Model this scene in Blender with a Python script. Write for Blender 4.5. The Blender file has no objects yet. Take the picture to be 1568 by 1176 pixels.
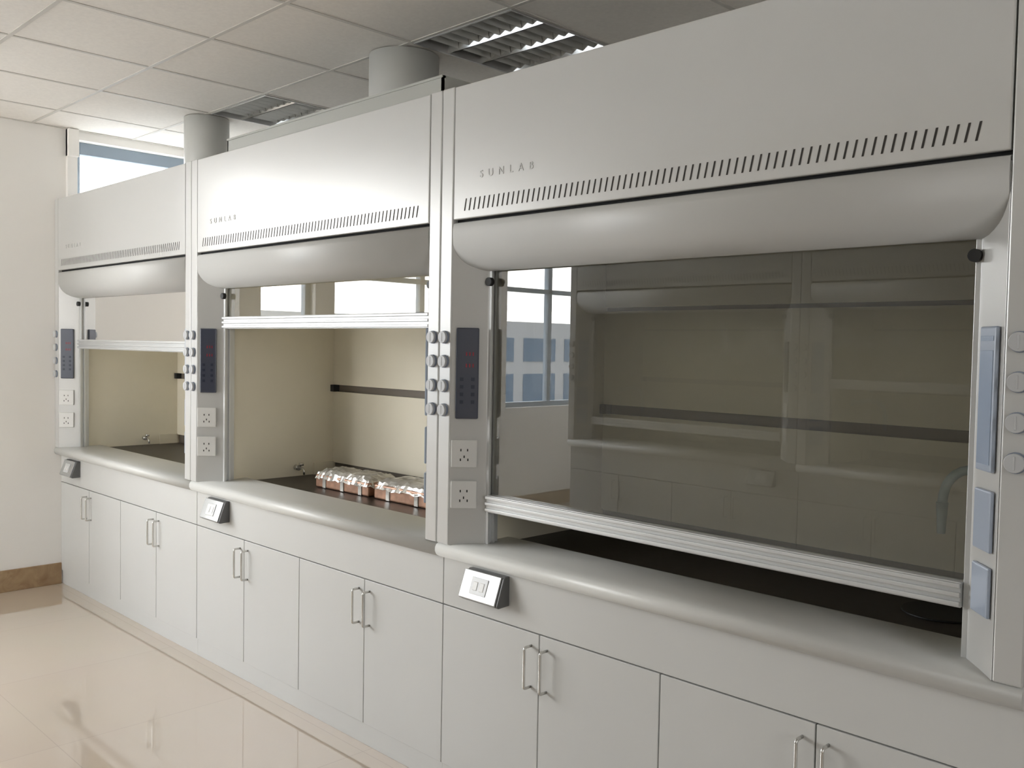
import bpy, bmesh, math, random
from mathutils import Vector, Matrix
random.seed(4)
S=bpy.context.scene
S.view_settings.view_transform='Standard'
S.view_settings.look='None'
S.view_settings.exposure=0.22

# ------------------------------------------------ materials
def lin(c):
    return tuple(((x/255)/12.92 if x/255<=.04045 else ((x/255+.055)/1.055)**2.4) for x in c)+(1,)
def mat(name,col,rough=.5,metal=0,noise=0,nscale=8,bump=0,bscale=300,spec=.5,trans=0,emit=None,es=0,coat=0):
    m=bpy.data.materials.new(name);m.use_nodes=True;nt=m.node_tree;b=nt.nodes['Principled BSDF']
    c=lin(col) if max(col)>1 else tuple(col)+(1,)
    b.inputs['Base Color'].default_value=c;b.inputs['Roughness'].default_value=rough;b.inputs['Metallic'].default_value=metal
    b.inputs['Specular IOR Level'].default_value=spec;b.inputs['Transmission Weight'].default_value=trans;b.inputs['Coat Weight'].default_value=coat
    tc=nt.nodes.new('ShaderNodeTexCoord')
    if noise:
        n=nt.nodes.new('ShaderNodeTexNoise');n.inputs['Scale'].default_value=nscale;n.inputs['Detail'].default_value=5
        r=nt.nodes.new('ShaderNodeValToRGB')
        r.color_ramp.elements[0].color=tuple(x*(1-noise) for x in c[:3])+(1,);r.color_ramp.elements[1].color=tuple(min(1,x*(1+noise)) for x in c[:3])+(1,)
        r.color_ramp.elements[0].position=.3;r.color_ramp.elements[1].position=.7
        nt.links.new(tc.outputs['Object'],n.inputs['Vector']);nt.links.new(n.outputs['Fac'],r.inputs['Fac']);nt.links.new(r.outputs['Color'],b.inputs['Base Color'])
    if bump:
        n=nt.nodes.new('ShaderNodeTexNoise');n.inputs['Scale'].default_value=bscale
        u=nt.nodes.new('ShaderNodeBump');u.inputs['Strength'].default_value=bump;u.inputs['Distance'].default_value=.002
        nt.links.new(tc.outputs['Object'],n.inputs['Vector']);nt.links.new(n.outputs['Fac'],u.inputs['Height']);nt.links.new(u.outputs['Normal'],b.inputs['Normal'])
    if emit: b.inputs['Emission Color'].default_value=lin(emit);b.inputs['Emission Strength'].default_value=es
    return m
def glassmat(name,tint,ior=1.5,haze=0):
    m=bpy.data.materials.new(name);m.use_nodes=True;nt=m.node_tree;nt.nodes.clear()
    o=nt.nodes.new('ShaderNodeOutputMaterial');t=nt.nodes.new('ShaderNodeBsdfTransparent');g=nt.nodes.new('ShaderNodeBsdfGlossy')
    f=nt.nodes.new('ShaderNodeFresnel');f.inputs['IOR'].default_value=ior;x=nt.nodes.new('ShaderNodeMixShader')
    t.inputs['Color'].default_value=tuple(tint)+(1,);g.inputs['Roughness'].default_value=.0;g.inputs['Color'].default_value=(1,1,1,1)
    src=t.outputs[0]
    if haze:  # diffuse mix puts reflection haze into the glass colour, lifting the dark interior
        d=nt.nodes.new('ShaderNodeBsdfDiffuse');d.inputs['Color'].default_value=(.82,.80,.74,1);y=nt.nodes.new('ShaderNodeMixShader');y.inputs[0].default_value=haze
        nt.links.new(t.outputs[0],y.inputs[1]);nt.links.new(d.outputs[0],y.inputs[2]);src=y.outputs[0]
    nt.links.new(f.outputs[0],x.inputs[0]);nt.links.new(src,x.inputs[1]);nt.links.new(g.outputs[0],x.inputs[2]);nt.links.new(x.outputs[0],o.inputs[0])
    return m
M_paint=mat('painted_steel',(.605,.605,.59),.28,noise=.015,nscale=2,spec=1.0,metal=.08)
M_cowl=mat('painted_cowl',(.63,.63,.61),.40,noise=.015,nscale=2,spec=.5)
M_door=mat('door_laminate',(.64,.64,.62),.42,noise=.015,nscale=2)
M_sill=mat('sill_paint',(.70,.70,.67),.38)
M_dark=mat('shadow_gap',(.03,.03,.03),.8)
M_slot=mat('vent_dark',(.045,.04,.035),.8)
M_top=mat('epoxy_worktop',(.030,.022,.018),.4,noise=.2,nscale=40)
M_liner=mat('liner_panel',(.90,.84,.69),.5,noise=.03,nscale=3)
M_gap=mat('baffle_gap',(.20,.17,.14),.6)
M_alu=mat('anodised_aluminium',(.70,.71,.71),.35,metal=.4)
M_white=mat('white_plastic',(.80,.80,.78),.35)
M_hole=mat('socket_hole',(.03,.03,.03),.7)
M_disp=mat('controller_face',(.050,.058,.090),.28,spec=.8)
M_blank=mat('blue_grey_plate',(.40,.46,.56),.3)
M_btn=mat('controller_key',(.03,.035,.06),.3)
M_red=mat('led_red',(.25,.02,.03),.4,emit=(200,20,50),es=.08)
M_knob=mat('knob_grey',(.55,.56,.57),.35)
M_knobr=mat('knob_ring',(.24,.28,.36),.35)
M_chrome=mat('brushed_steel',(.66,.65,.62),.25,metal=.85)
M_black=mat('black_rubber',(.015,.015,.015),.5)
M_boxm=mat('socket_cover',(.50,.51,.51),.15,metal=.5)
M_boxd=mat('socket_box_dark',(.12,.12,.12),.3)
M_glass=glassmat('sash_glass',(.94,.95,.90),1.78,.06)
M_wglass=glassmat('window_glass',(.97,.98,.98),1.45)
M_tap=mat('tap_paint',(.68,.80,.82),.3)
M_wall=mat('wall_paint',(.93,.905,.865),.7,noise=.01,nscale=2)
M_ceil=mat('ceiling_tile',(.89,.85,.79),.85,noise=.03,nscale=60)
M_grid=mat('ceiling_tbar',(.66,.63,.58),.5)
M_duct=mat('duct_pvc',(.66,.66,.63),.4)
M_frame=mat('window_frame_grey',(.30,.36,.42),.4)
M_refl=mat('lamp_reflector',(.90,.90,.88),.16,metal=.95)
M_blade=mat('lamp_cross_blade',(.70,.70,.68),.3,metal=.5)
M_house=mat('lamp_housing',(.45,.45,.44),.3,metal=.3)
M_tube=mat('lamp_tube',(.85,.85,.85),.3)
M_copper=mat('copper_film',(.36,.20,.13),.38,metal=.4,noise=.3,nscale=25)
M_film=mat('crumpled_film',(.58,.56,.52),.2,metal=.4,noise=.3,nscale=18,bump=.6,bscale=30)
M_facade=mat('facade_white',(.60,.62,.63),.7)
M_blue=mat('facade_glass',(.10,.20,.32),.15)
M_ground=mat('paving',(.35,.35,.34),.9,noise=.1,nscale=.5)
def floor_mat():
    m=bpy.data.materials.new('polished_floor_tile');m.use_nodes=True;nt=m.node_tree;b=nt.nodes['Principled BSDF']
    tc=nt.nodes.new('ShaderNodeTexCoord');br=nt.nodes.new('ShaderNodeTexBrick');br.offset=0
    br.inputs['Scale'].default_value=1;br.inputs['Brick Width'].default_value=.8;br.inputs['Row Height'].default_value=.8;br.inputs['Mortar Size'].default_value=.0015
    br.inputs['Color1'].default_value=(.63,.53,.43,1);br.inputs['Color2'].default_value=(.62,.52,.42,1);br.inputs['Mortar'].default_value=(.54,.455,.37,1)
    n=nt.nodes.new('ShaderNodeTexNoise');n.inputs['Scale'].default_value=3;n.inputs['Detail'].default_value=6
    mx=nt.nodes.new('ShaderNodeMix');mx.data_type='RGBA';mx.blend_type='MULTIPLY';mx.inputs['Factor'].default_value=.05
    nt.links.new(tc.outputs['Object'],br.inputs['Vector']);nt.links.new(tc.outputs['Object'],n.inputs['Vector'])
    nt.links.new(br.outputs['Color'],mx.inputs['A']);nt.links.new(n.outputs['Color'],mx.inputs['B']);nt.links.new(mx.outputs['Result'],b.inputs['Base Color'])
    b.inputs['Roughness'].default_value=.05;b.inputs['Specular IOR Level'].default_value=1.0;b.inputs['Coat Weight'].default_value=.6;b.inputs['Coat Roughness'].default_value=.03
    return m
M_floor=floor_mat()
def marble():
    m=bpy.data.materials.new('brown_marble');m.use_nodes=True;nt=m.node_tree;b=nt.nodes['Principled BSDF']
    tc=nt.nodes.new('ShaderNodeTexCoord');n=nt.nodes.new('ShaderNodeTexNoise');n.inputs['Scale'].default_value=9;n.inputs['Detail'].default_value=8;n.inputs['Distortion'].default_value=1.5
    r=nt.nodes.new('ShaderNodeValToRGB');e=r.color_ramp.elements
    e[0].position=.3;e[0].color=(.28,.17,.09,1);e[1].position=.7;e[1].color=(.42,.29,.16,1)
    nt.links.new(tc.outputs['Object'],n.inputs['Vector']);nt.links.new(n.outputs['Fac'],r.inputs['Fac']);nt.links.new(r.outputs['Color'],b.inputs['Base Color'])
    b.inputs['Roughness'].default_value=.2;return m
M_marble=marble()

# ------------------------------------------------ mesh helpers
class B:
    def __init__(s): s.bm=bmesh.new()
    def box(s,x0,x1,y0,y1,z0,z1):
        v=[s.bm.verts.new(p) for p in [(x0,y0,z0),(x1,y0,z0),(x1,y1,z0),(x0,y1,z0),(x0,y0,z1),(x1,y0,z1),(x1,y1,z1),(x0,y1,z1)]]
        for f in [(0,3,2,1),(4,5,6,7),(0,1,5,4),(1,2,6,5),(2,3,7,6),(3,0,4,7)]: s.bm.faces.new([v[i] for i in f])
        return s
    def obox(s,c,ax,ay,az,sx,sy,sz):
        c=Vector(c);ax=Vector(ax).normalized();ay=Vector(ay).normalized();az=Vector(az).normalized();v=[]
        for dz in(-1,1):
            for dx,dy in((-1,-1),(1,-1),(1,1),(-1,1)): v.append(s.bm.verts.new(c+ax*dx*sx/2+ay*dy*sy/2+az*dz*sz/2))
        for f in [(0,3,2,1),(4,5,6,7),(0,1,5,4),(1,2,6,5),(2,3,7,6),(3,0,4,7)]: s.bm.faces.new([v[i] for i in f])
        return s
    def quad(s,*p):
        s.bm.faces.new([s.bm.verts.new(q) for q in p]);return s
    def extx(s,prof,x0,x1,smooth=False):   # profile of (y,z)
        a=[s.bm.verts.new((x0,y,z)) for y,z in prof];b=[s.bm.verts.new((x1,y,z)) for y,z in prof];n=len(prof)
        s.bm.faces.new(a);s.bm.faces.new(b[::-1])
        for i in range(n):
            f=s.bm.faces.new([a[i],b[i],b[(i+1)%n],a[(i+1)%n]]);f.smooth=smooth
        return s
    def extz(s,prof,z0,z1):
        a=[s.bm.verts.new((x,y,z0)) for x,y in prof];b=[s.bm.verts.new((x,y,z1)) for x,y in prof];n=len(prof)
        s.bm.faces.new(a);s.bm.faces.new(b[::-1])
        for i in range(n): s.bm.faces.new([a[i],a[(i+1)%n],b[(i+1)%n],b[i]])
        return s
    def cyl(s,c,axis,r,h,n=24,r2=None):
        m=Matrix.Translation(Vector(c))@Vector(axis).to_track_quat('Z','Y').to_matrix().to_4x4()
        g=bmesh.ops.create_cone(s.bm,cap_ends=True,segments=n,radius1=r,radius2=r if r2 is None else r2,depth=h,matrix=m)
        for v in g['verts']:
            for f in v.link_faces:
                if len(f.verts)==4: f.smooth=True
        return s
    def tube(s,pts,r,n=12):
        pts=[Vector(p) for p in pts];rings=[];up=None
        for i,p in enumerate(pts):
            t=((pts[min(i+1,len(pts)-1)]-pts[max(i-1,0)])).normalized()
            if up is None: up=Vector((0,1,0)) if abs(t.y)<.9 else Vector((1,0,0))
            a=(up-t*up.dot(t)).normalized();b=t.cross(a);up=a
            rings.append([s.bm.verts.new(p+a*math.cos(2*math.pi*k/n)*r+b*math.sin(2*math.pi*k/n)*r) for k in range(n)])
        for i in range(len(rings)-1):
            for k in range(n):
                f=s.bm.faces.new([rings[i][k],rings[i][(k+1)%n],rings[i+1][(k+1)%n],rings[i+1][k]]);f.smooth=True
        s.bm.faces.new(rings[0][::-1]);s.bm.faces.new(rings[-1]);return s
    def mesh(s,name,m):
        bmesh.ops.recalc_face_normals(s.bm,faces=s.bm.faces);me=bpy.data.meshes.new(name);s.bm.to_mesh(me);s.bm.free();me.materials.append(m);return me
def add(name,me,parent=None,bev=0,loc=(0,0,0),seg=2):
    o=bpy.data.objects.new(name,me);S.collection.objects.link(o);o.location=loc
    if parent: o.parent=parent
    if bev:
        b=o.modifiers.new('bevel','BEVEL');b.width=bev;b.segments=seg;b.limit_method='ANGLE';b.angle_limit=math.radians(40)
    return o
def empty(name,loc=(0,0,0),rz=0):
    e=bpy.data.objects.new(name,None);S.collection.objects.link(e);e.location=loc;e.rotation_euler=(0,0,rz);e.empty_display_size=.2;return e
def fillet(p0,p1,p2,n=5):
    out=[]
    for i in range(n+1):
        t=i/n;out.append(tuple((1-t)**2*a+2*t*(1-t)*b+t*t*c for a,b,c in zip(p0,p1,p2)))
    return out

# ------------------------------------------------ fume hood part meshes (shared by every hood)
W=1.8;ZT=2.353
parts=[]
def P(name,b,m,bev=0): parts.append((name,b.mesh(name,m),bev))
b=B()
b.box(.001,.02,.07,.85,.0,ZT-.01);b.box(W-.02,W-.001,.07,.85,0,ZT-.01)
b.box(.02,W-.02,.83,.85,0,ZT-.01);b.box(.001,W-.001,.02,.85,ZT-.03,ZT-.008)
P('carcass_shell',b,M_paint)
b=B();b.box(.0015,.0595,0,.13,.848,ZT);b.box(W-.0595,W-.0015,0,.13,.848,ZT);P('corner_posts',b,M_paint,.004)
b=B();b.box(.063,W-.063,0,.018,1.921,ZT-.003);P('upper_panel',b,M_paint,.003)
b=B();b.box(.06,W-.06,.022,.03,1.87,ZT-.02);P('panel_backing',b,M_dark)
pf=[(.012,1.912),(.002,1.908),(-.002,1.89),(-.002,1.865)]
pf+=[(.001,1.842),(.006,1.825),(.013,1.808),(.023,1.793),(.036,1.780),(.052,1.770),(.07,1.762),(.088,1.758),(.1,1.757)]
pf+=[(.1,1.775),(.0215,1.86),(.0215,1.908)]
b=B();b.extx(pf,.063,W-.063,True);P('curved_cowl',b,M_cowl)
b=B();n=73
for i in range(n):
    x=.125+i*(1.555/(n-1));d=.008;w=.0052
    b.quad((x-d-w/2,-.0006,1.946),(x-d+w/2,-.0006,1.946),(x+w/2,-.0006,1.985),(x-w/2,-.0006,1.985))
P('vent_slots',b,M_slot)
A0=Vector((.06,0,0));A1=Vector((.14,.093,0));T=(A1-A0).normalized();N=Vector((T.y,-T.x,0))
def mir(v): return Vector((W-v.x,v.y,v.z))
b=B()
for q in(0,1):
    pr=[(.0602,0.002),(.14,.093),(.14,.145),(.0602,.145)]
    if q: pr=[(W-x,y) for x,y in pr]
    b.extz(pr,.848,1.90)
P('jamb_panels',b,M_paint,.002)
def onj(b,c,w,z0,z1,h,off=0,side=0):
    p=A0+T*(c*.1227)+N*(off+h/2);t=T.copy();nn=N.copy()
    if side: p=mir(p);t.x*=-1;nn.x*=-1
    p.z=(z0+z1)/2;b.obox(p,t,nn,(0,0,1),w,h,z1-z0)
    return b
P('controller',onj(B(),.45,.075,1.27,1.57,.012),M_disp,.004)
b=B()
for z in (1.32,1.345,1.37,1.395):
    onj(b,.30,.012,z,z+.012,.0012,.012);onj(b,.60,.012,z,z+.012,.0012,.012)
P('controller_keys',b,M_btn)
b=B()
for z in(1.478,1.440):
    for k in range(3): onj(b,.42+k*.09,.004,z,z+.012,.0008,.012)
P('controller_digits',b,M_red)
b=B();onj(b,.40,.086,1.109,1.20,.009);onj(b,.40,.086,.973,1.064,.009);P('socket_plates',b,M_white,.003)
b=B()
for zc in(1.1545,1.0185):
    for c,dz in((.31,.012),(.49,.012),(.40,-.010),(.30,-.02),(.50,-.02)): onj(b,c,.004,zc+dz-.004,zc+dz+.004,.0008,.009)
P('socket_holes',b,M_hole)
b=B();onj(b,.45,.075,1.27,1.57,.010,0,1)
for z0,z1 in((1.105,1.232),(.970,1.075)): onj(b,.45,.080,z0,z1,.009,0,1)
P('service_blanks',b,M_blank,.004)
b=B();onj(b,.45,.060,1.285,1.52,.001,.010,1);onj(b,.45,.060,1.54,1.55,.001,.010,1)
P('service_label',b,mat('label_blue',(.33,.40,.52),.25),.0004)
b=B();b2=B()
for x in(.03,W-.03):
    for z in(1.538,1.458,1.377,1.297):
        b2.cyl((x,-.003,z),(0,1,0),.0215,.008,28);b.cyl((x,-.010,z),(0,1,0),.0195,.010,28)
        b.box(x-.002,x+.002,-.0160,-.014,z-.014,z+.014)
P('knob_rings',b2,M_knobr,.001);P('knobs',b,M_knob,.001)
pf=[(.036,.795),(.012,.800),(.000,.808),(-.006,.820),(-.006,.833),(.0,.843),(.012,.850),(.05,.853),(.22,.857),(.24,.852),(.24,.80)]
b=B();b.extx(pf,.001,W-.001,True);P('sill',b,M_sill)
b=B();b.box(.021,W-.021,.235,.829,.80,.84);P('worktop',b,M_top)
b=B();b.box(.002,W-.002,.035,.055,.634,.81);P('apron_panel',b,M_door,.0015)
b=B()
for i in range(4): b.box(i*.45+.002,i*.45+.448,.035,.053,.084,.630)
P('cabinet_doors',b,M_door,.0015)
b=B();b.box(.0,W,.056,.07,0,.81);P('cabinet_interior',b,M_dark)
b=B();b.box(0,W,.042,.058,0,.080);P('plinth',b,M_door,.001)
b=B()
for c in(.45,1.35):
    for s in(-1,1):
        x=c+s*.033;y=.004;z0,z1=.462,.590;r=.009
        pts=[(x,.036,z0)]+fillet((x,y+r,z0),(x,y,z0),(x,y,z0+r))+fillet((x,y,z1-r),(x,y,z1),(x,y+r,z1))+[(x,.036,z1)]
        b.tube(pts,.0045,10)
P('door_handles',b,M_chrome)
b=B();b.extx([(.036,.692),(-.012,.690),(-.018,.697),(.012,.783),(.02,.787),(.036,.787)],.145,.318);P('outlet_box',b,M_boxd,.003)
b=B();b.extx([(-.0185,.694),(-.023,.699),(.008,.785),(.0125,.7845)],.140,.308);P('outlet_cover',b,M_boxm,.003)
b=B()
t=Vector((0,.03,.086)).normalized();b.obox((.222,-.0085,.742),(1,0,0),t,(0,-t.z,t.y),.075,.055,.003)
P('outlet_face',b,mat('outlet_grey',(.62,.63,.63),.25),.002)
b=B()
for dx in(-.015,.015): b.obox((.222+dx,-.0102,.742),(1,0,0),t,(0,-t.z,t.y),.02,.028,.003)
P('outlet_rockers',b,M_white,.002)
b=B()
b.box(.11,.12,.146,.80,.84,2.1);b.box(W-.12,W-.11,.146,.80,.84,2.1);b.box(.11,W-.11,.14,.80,2.09,2.1)
b.box(.12,W-.12,.72,.728,.895,1.263);b.box(.12,W-.12,.72,.728,1.298,1.650);b.box(.12,W-.12,.72,.728,1.664,2.09)
b.box(.12,W-.12,.165,.175,1.80,2.09)
P('liner_panels',b,M_liner,.001)
b=B();b.box(.12,W-.12,.735,.745,.84,2.09)
P('baffle_void',b,M_gap)
b=B();b.box(.1202,.15,.70,.735,1.263,1.298);b.box(W-.15,W-.1202,.70,.735,1.263,1.298);P('baffle_brackets',b,M_dark,.001)
b=B();b.box(.121,.13,.60,.72,.84,.90);b.box(W-.13,W-.121,.60,.72,.84,.90);P('baffle_foot',b,M_liner)
b=B();b.box(.14,.152,.094,.104,.853,1.78);b.box(.14,.152,.118,.128,.853,1.78);b.box(.128,.141,.094,.15,.853,1.78)
b.box(W-.152,W-.14,.094,.104,.853,1.78);b.box(W-.152,W-.14,.118,.128,.853,1.78);b.box(W-.141,W-.128,.094,.15,.853,1.78)
P('sash_tracks',b,M_alu,.001)
b=B();b.cyl((.150,.086,1.722),(0,1,0),.014,.016,16);b.cyl((W-.150,.086,1.722),(0,1,0),.014,.016,16);P('sash_stops',b,M_black)
b=B()
pts=[(1.68,.45,1.205),(1.62,.45,1.215)]+fillet((1.58,.45,1.222),(1.475,.45,1.235),(1.470,.45,1.13),8)
b.tube(pts,.012,14);b.cyl((1.470,.45,1.09),(0,0,1),.010,.08,16,.015) ;b.cyl((1.672,.45,1.205),(1,0,0),.022,.016,20)
P('swan_neck_tap',b,M_tap)
b=B();b.cyl((1.47,.465,.842),(0,0,1),.095,.006,28);P('cup_sink_rim',b,M_black,.002)
b=B();b.cyl((.135,.50,.885),(1,0,0),.014,.03,14);b.tube([(.15,.50,.885),(.185,.50,.885),(.195,.50,.875),(.195,.50,.855)],.005,8);b.cyl((.17,.50,.905),(0,0,1),.013,.012,12)
P('gas_nozzle',b,M_chrome)
_f=bpy.data.curves.new('nameplate','FONT');_f.body='SUNLAB';_f.size=.034;_f.extrude=.001;_f.space_character=2.3;_f.materials.append(mat('lettering',(.62,.62,.61),.3))

b=B();b.box(.153,W-.153,.085,.121,0,.056)
for z in(.004,.024,.044): b.box(.153,W-.153,.076,.086,z,z+.010)
ME_handle=b.mesh('sash_handle',M_alu)
def hood(loc,rz,sz,gtop):
    e=empty('fume_hood',loc,rz)
    for n_,me,bv in parts: add(n_,me,e,bv)
    t=bpy.data.objects.new('nameplate_lettering',_f);S.collection.objects.link(t);t.parent=e;t.location=(.187,-.0005,2.044);t.rotation_euler=(math.pi/2,0,0)
    add('sash_handle',ME_handle,e,.002,(0,0,sz))
    g=B();g.quad((.152,.110,sz+.05),(W-.152,.110,sz+.05),(W-.152,.110,gtop),(.152,.110,gtop))
    add('sash_glass',g.mesh('sash_glass',M_glass),e)
    return e
hood((0.0,0,0),0,1.452,2.2)
hood((1.8,0,0),0,1.570,2.28)
hood((3.6,0,0),0,.962,1.80)
for X,sz in((3.31,.962),(5.11,1.3),(6.91,.962)): hood((X,-2.8,0),math.pi,sz,max(1.8,sz+.65))

b=B();b.box(2.13,3.59,.008,.016,ZT-.002,2.398)
b.box(2.13,3.59,.004,.022,2.398,2.406);b.box(3.582,3.59,.008,.30,ZT-.005,2.406);b.box(2.13,2.138,.008,.30,ZT-.005,2.406)
add('hood_top_fascia',b.mesh('hood_top_fascia',mat('fascia_grey',(.45,.46,.43),.3)))

for x,y,r in((.895,.53,.125),(2.66,.575,.155)):
    e=empty('exhaust_duct',(x,y,0))
    b=B();b.cyl((0,0,(ZT-.008+2.786)/2),(0,0,1),r,2.786-ZT+.008,48);add('pipe',b.mesh('pipe',M_duct),e)
    b=B();b.cyl((0,0,2.36),(0,0,1),r+.02,.03,48);add('flange',b.mesh('flange',M_duct),e,.003)

def parcel(loc,L,D,H,rz,seed):
    random.seed(seed)
    e=empty('wrapped_parcel',loc,rz)
    b=B();b.box(0,L,0,D,0,H*.72);add('carton',b.mesh('carton',M_copper),e,.008,seg=3)
    bm=bmesh.new();nx,ny=30,14;g=[]
    for j in range(ny+1):
        row=[]
        for i in range(nx+1):
            x=i/nx;y=j/ny;k=max(0,min(1,10*min(x,1-x),6*min(y,1-y)))
            z=H*.50+(H*.50)*k**.5+random.uniform(-.005,.005)
            row.append(bm.verts.new((-.005+x*(L+.010)+random.uniform(-.003,.003),-.005+y*(D+.010)+random.uniform(-.003,.003),z)))
        g.append(row)
    for j in range(ny):
        for i in range(nx):
            f=bm.faces.new([g[j][i],g[j][i+1],g[j+1][i+1],g[j+1][i]])
    me=bpy.data.meshes.new('film');bm.to_mesh(me);bm.free();me.materials.append(M_film);add('film',me,e)
    b=B()
    for x in(.18,.52,.85): b.box(x*L-.012,x*L+.012,-.0035,D+.003,.002,H*.6)
    add('tape_bands',b.mesh('tape_bands',M_film),e,.001)
parcel((2.275,.385,.841),.40,.17,.085,0.03,1)
parcel((2.715,.395,.841),.55,.18,.09,0.02,2)

# ------------------------------------------------ room
X1=8.5;Y0=-5.2;Y1=1.25;ZC=2.787
b=B();b.box(-.2,X1+.2,Y0-.2,Y1+.2,-.1,0);add('floor',b.mesh('floor',M_floor))
def wall_openings(axis,pos,thick,a0,a1,z0,z1,ops):
    b=B();ops=sorted(ops)
    def put(p,q,u,v):
        if q-p<1e-4 or v-u<1e-4: return
        if axis=='x': b.box(min(pos,pos+thick),max(pos,pos+thick),p,q,u,v)
        else: b.box(p,q,min(pos,pos+thick),max(pos,pos+thick),u,v)
    c=a0
    for (p,q,u,v) in ops:
        put(c,p,z0,z1);put(p,q,z0,u);put(p,q,v,z1);c=q
    put(c,a1,z0,z1);return b
endops=[(-4.95,-3.65,.95,2.74),(-3.45,-1.80,.95,2.74),(-1.63,-1.17,.95,2.74),(.13,1.10,1.3,2.735)]
fillops=[(-2.65,-1.05,.95,2.70)]  # opening for an unseen window, added to brighten the end wall
add('wall_left',wall_openings('x',0,-.2,Y0,Y1,0,3.0,endops).mesh('wall_left',M_wall))
frops=[(.15,2.6,.95,2.70),(3.2,5.4,.95,2.70)]
add('wall_front',wall_openings('y',Y0,-.2,-.2,X1+.2,0,3.0,frops).mesh('wall_front',M_wall))
add('wall_back',B().box(-.2,X1+.2,Y1,Y1+.2,0,3.0).mesh('wall_back',M_wall))
add('wall_right',wall_openings('x',X1,.2,Y0,Y1,0,3.0,fillops).mesh('wall_right',M_wall))
k=1
def window(axis,pos,p,q,u,v,mull,s=-1):
    global k
    e=empty('window_%d'%k);k+=1
    b=B();f=.045;d0,d1=sorted((pos+s*.13,pos+s*.07))
    def bx(a,c,z0,z1):
        if axis=='x': b.box(d0,d1,a,c,z0,z1)
        else: b.box(a,c,d0,d1,z0,z1)
    tf=.075 if p>0 and axis=='x' else f
    bx(p,p+f,u,v);bx(q-f,q,u,v);bx(p+f,q-f,u,u+f);bx(p+f,q-f,v-tf,v)
    for m in mull: bx(m-.025,m+.025,u+f,v-tf)
    if v-u>1.6: bx(p+f,q-f,2.02,2.06)
    add('frame',b.mesh('frame',M_frame),e,.003)
    g=B();x=pos+s*.10
    vs=[(x,p,u),(x,q,u),(x,q,v),(x,p,v)] if axis=='x' else [(p,x,u),(q,x,u),(q,x,v),(p,x,v)]
    g.quad(*vs);add('pane',g.mesh('pane',M_wglass),e)
    L=bpy.data.lights.new('sky_portal','AREA');L.shape='RECTANGLE';L.size=q-p;L.size_y=v-u;L.cycles.is_portal=True
    o=bpy.data.objects.new('sky_portal',L);S.collection.objects.link(o);o.parent=e
    if axis=='x': o.location=(pos+s*.21,(p+q)/2,(u+v)/2);o.rotation_euler=(math.pi/2,0,s*math.pi/2)
    else: o.location=((p+q)/2,pos-.21,(u+v)/2);o.rotation_euler=(math.pi/2,0,math.pi)
window('x',0,*endops[0],[-4.3]);window('x',0,*endops[1],[-2.72]);window('x',0,*endops[2],[]);window('x',0,*endops[3],[])
window('y',Y0,*frops[0],[1.1,1.85]);window('y',Y0,*frops[1],[3.93,4.67])
window('x',X1,*fillops[0],[],1)  # added fill window out of view behind the camera
add('trim_2',B().box(0,.03,.065,.125,1.0,2.786).box(0,.05,.065,.128,2.62,2.786).mesh('trim_2',M_wall),bev=.003)
add('baseboard_left',B().box(0,.012,Y0,.034,0,.13).mesh('baseboard_left',M_marble),bev=.002)
add('baseboard_front',B().box(.012,X1,Y0,Y0+.012,0,.13).mesh('baseboard_front',M_marble),bev=.002)
add('baseboard_right',B().box(X1-.012,X1,Y0+.012,Y1,0,.13).mesh('baseboard_right',M_marble),bev=.002)
gx=[.436+.6*i for i in range(-1,14)];gy=[-.128+.6*j for j in range(-9,4)]
def cell(x,y): return (round((x-.436)/.6),round((y+.128)/.6))
lamps=[(1.036,.472),(2.836,.472),(1.036,-1.928),(2.836,-1.928),(5.236,-1.928),(7.036,-1.928)]
lc={cell(*l) for l in lamps}
b=B();g=B()
for x in gx:
    for y in gy:
        if cell(x,y) in lc: continue
        xa,xb=max(x,0),min(x+.6,X1);ya,yb=max(y,Y0),min(y+.6,Y1)
        if xb-xa<.01 or yb-ya<.01: continue
        b.box(xa,xb,ya,yb,ZC+.003,ZC+.02)
for x in gx:
    if 0<x<X1: g.box(x-.009,x+.009,Y0,Y1,ZC,ZC+.0029)
for y in gy:
    if Y0<y<Y1: g.box(0,X1,y-.009,y+.009,ZC-.0003,ZC+.0026)
g.box(0,.02,Y0,Y1,ZC-.001,ZC+.002)
add('ceiling',b.mesh('ceiling',M_ceil))
add('trim_1',g.mesh('trim_1',M_grid))
add('ceiling_slab',B().box(-.2,X1+.2,Y0-.2,Y1+.2,3.0,3.1).mesh('ceiling_slab',M_wall))
bH=B();bH.box(.01,.59,.01,.59,.09,.10)
for a in((.008,.016,.008,.592),(.584,.592,.008,.592),(.016,.584,.008,.016),(.016,.584,.584,.592)): bH.box(*a,-.004,.1)
mH=bH.mesh('housing',M_house)
bL=B();bC=B();bT=B()
rows=(.11,.30,.49)
for yy in (.016,.205,.395,.584):
    for s_ in(-1,1):
        if (yy<.02 and s_<0) or (yy>.58 and s_>0): continue
        bL.quad((.016,yy+s_*.003,.0),(.584,yy+s_*.003,.0),(.584,yy+s_*.026,.060),(.016,yy+s_*.026,.060))
for c in rows:
    for i in range(1,9):
        xx=.016+i*.0631
        for s_ in(-1,1): bC.quad((xx+s_*.0015,c-.088,.006),(xx+s_*.0015,c+.088,.006),(xx+s_*.008,c+.072,.045),(xx+s_*.008,c-.072,.045))
    bT.cyl((.30,c,.072),(1,0,0),.013,.56,14)
mL=bL.mesh('reflectors',M_refl);mC=bC.mesh('cross_blades',M_blade);mT=bT.mesh('tubes',M_tube)
for (x,y) in lamps:
    e=empty('louver_ceiling_light',(x,y,ZC))
    add('housing',mH,e);add('reflectors',mL,e);add('cross_blades',mC,e);add('tubes',mT,e)
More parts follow.
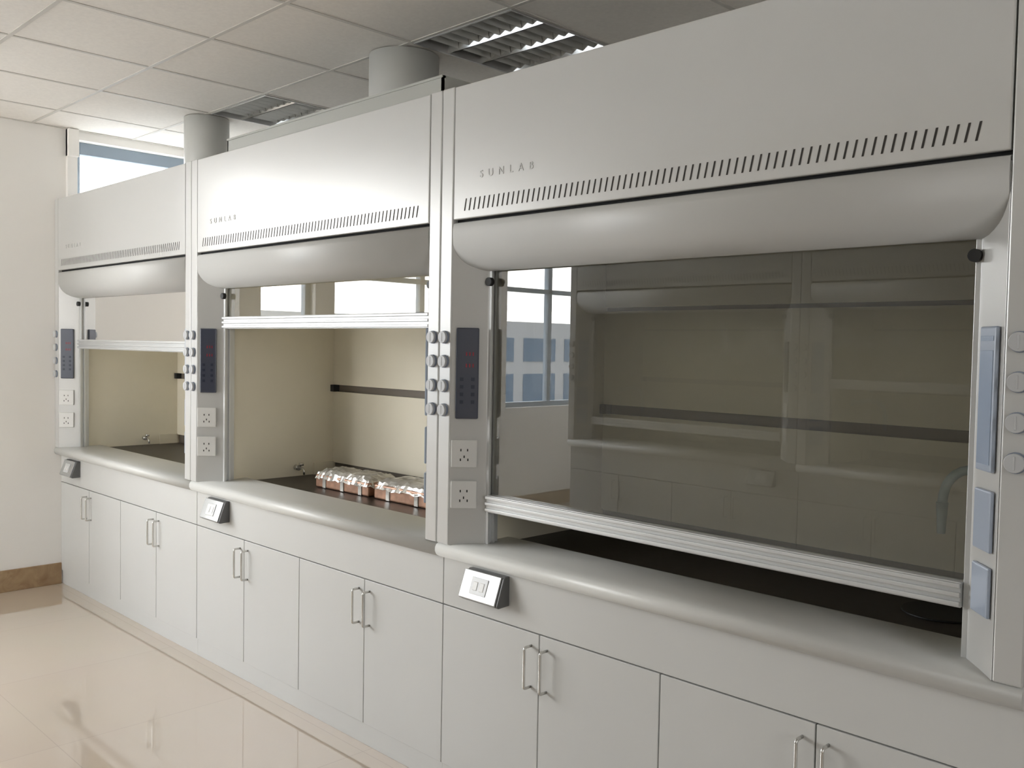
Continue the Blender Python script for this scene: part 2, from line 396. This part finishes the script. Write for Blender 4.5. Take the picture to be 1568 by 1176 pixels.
# ------------------------------------------------ outside
e=empty('neighbouring_building',(-30,0,0))
b=B();b.box(-8,0,-45,25,-6,2.9);add('facade',b.mesh('facade',M_facade),e)
b=B()
for z,h in((-4.8,1.9),(-1.9,1.9),(.7,1.3)):
    y=-44
    while y<24: b.box(.0,.05,y,y+2.6,z,z+h);y+=3.4
add('glazing',b.mesh('glazing',M_blue),e)
add('ground',B().box(-120,-.25,-80,60,-6.2,-6).mesh('ground',M_ground))

# ------------------------------------------------ world: hazy sky, brighter towards the sun side (-X)
w=bpy.data.worlds.new('overcast');S.world=w;w.use_nodes=True;nt=w.node_tree;bg=nt.nodes['Background']
tc=nt.nodes.new('ShaderNodeTexCoord');sx=nt.nodes.new('ShaderNodeSeparateXYZ');r=nt.nodes.new('ShaderNodeValToRGB')
r.color_ramp.elements[0].position=.0;r.color_ramp.elements[0].color=(1,.98,.95,1);r.color_ramp.elements[1].position=.8;r.color_ramp.elements[1].color=(.84,.90,1,1)
nt.links.new(tc.outputs['Generated'],sx.inputs[0]);nt.links.new(sx.outputs['Z'],r.inputs['Fac']);nt.links.new(r.outputs['Color'],bg.inputs['Color'])
mr=nt.nodes.new('ShaderNodeMapRange');mr.inputs['From Min'].default_value=1;mr.inputs['From Max'].default_value=-1
mr.inputs['To Min'].default_value=3.5;mr.inputs['To Max'].default_value=15.0
nt.links.new(sx.outputs['X'],mr.inputs['Value']);nt.links.new(mr.outputs['Result'],bg.inputs['Strength'])

# ------------------------------------------------ camera
f,ya,pi_,ro=1411.588,.78511,-.04041,.01789
fw=Vector((-math.sin(ya)*math.cos(pi_),math.cos(ya)*math.cos(pi_),math.sin(pi_)));r0=Vector((math.cos(ya),math.sin(ya),0));u0=r0.cross(fw)
R=math.cos(ro)*r0+math.sin(ro)*u0;U=-math.sin(ro)*r0+math.cos(ro)*u0
cd=bpy.data.cameras.new('camera');co=bpy.data.objects.new('camera',cd);S.collection.objects.link(co)
m=Matrix((R,U,-fw)).transposed().to_4x4();m.translation=Vector((5.95046,-2.00423,1.51039));co.matrix_world=m
cd.sensor_width=36;cd.lens=f/1568*36;cd.clip_start=.02;cd.clip_end=500
S.camera=co
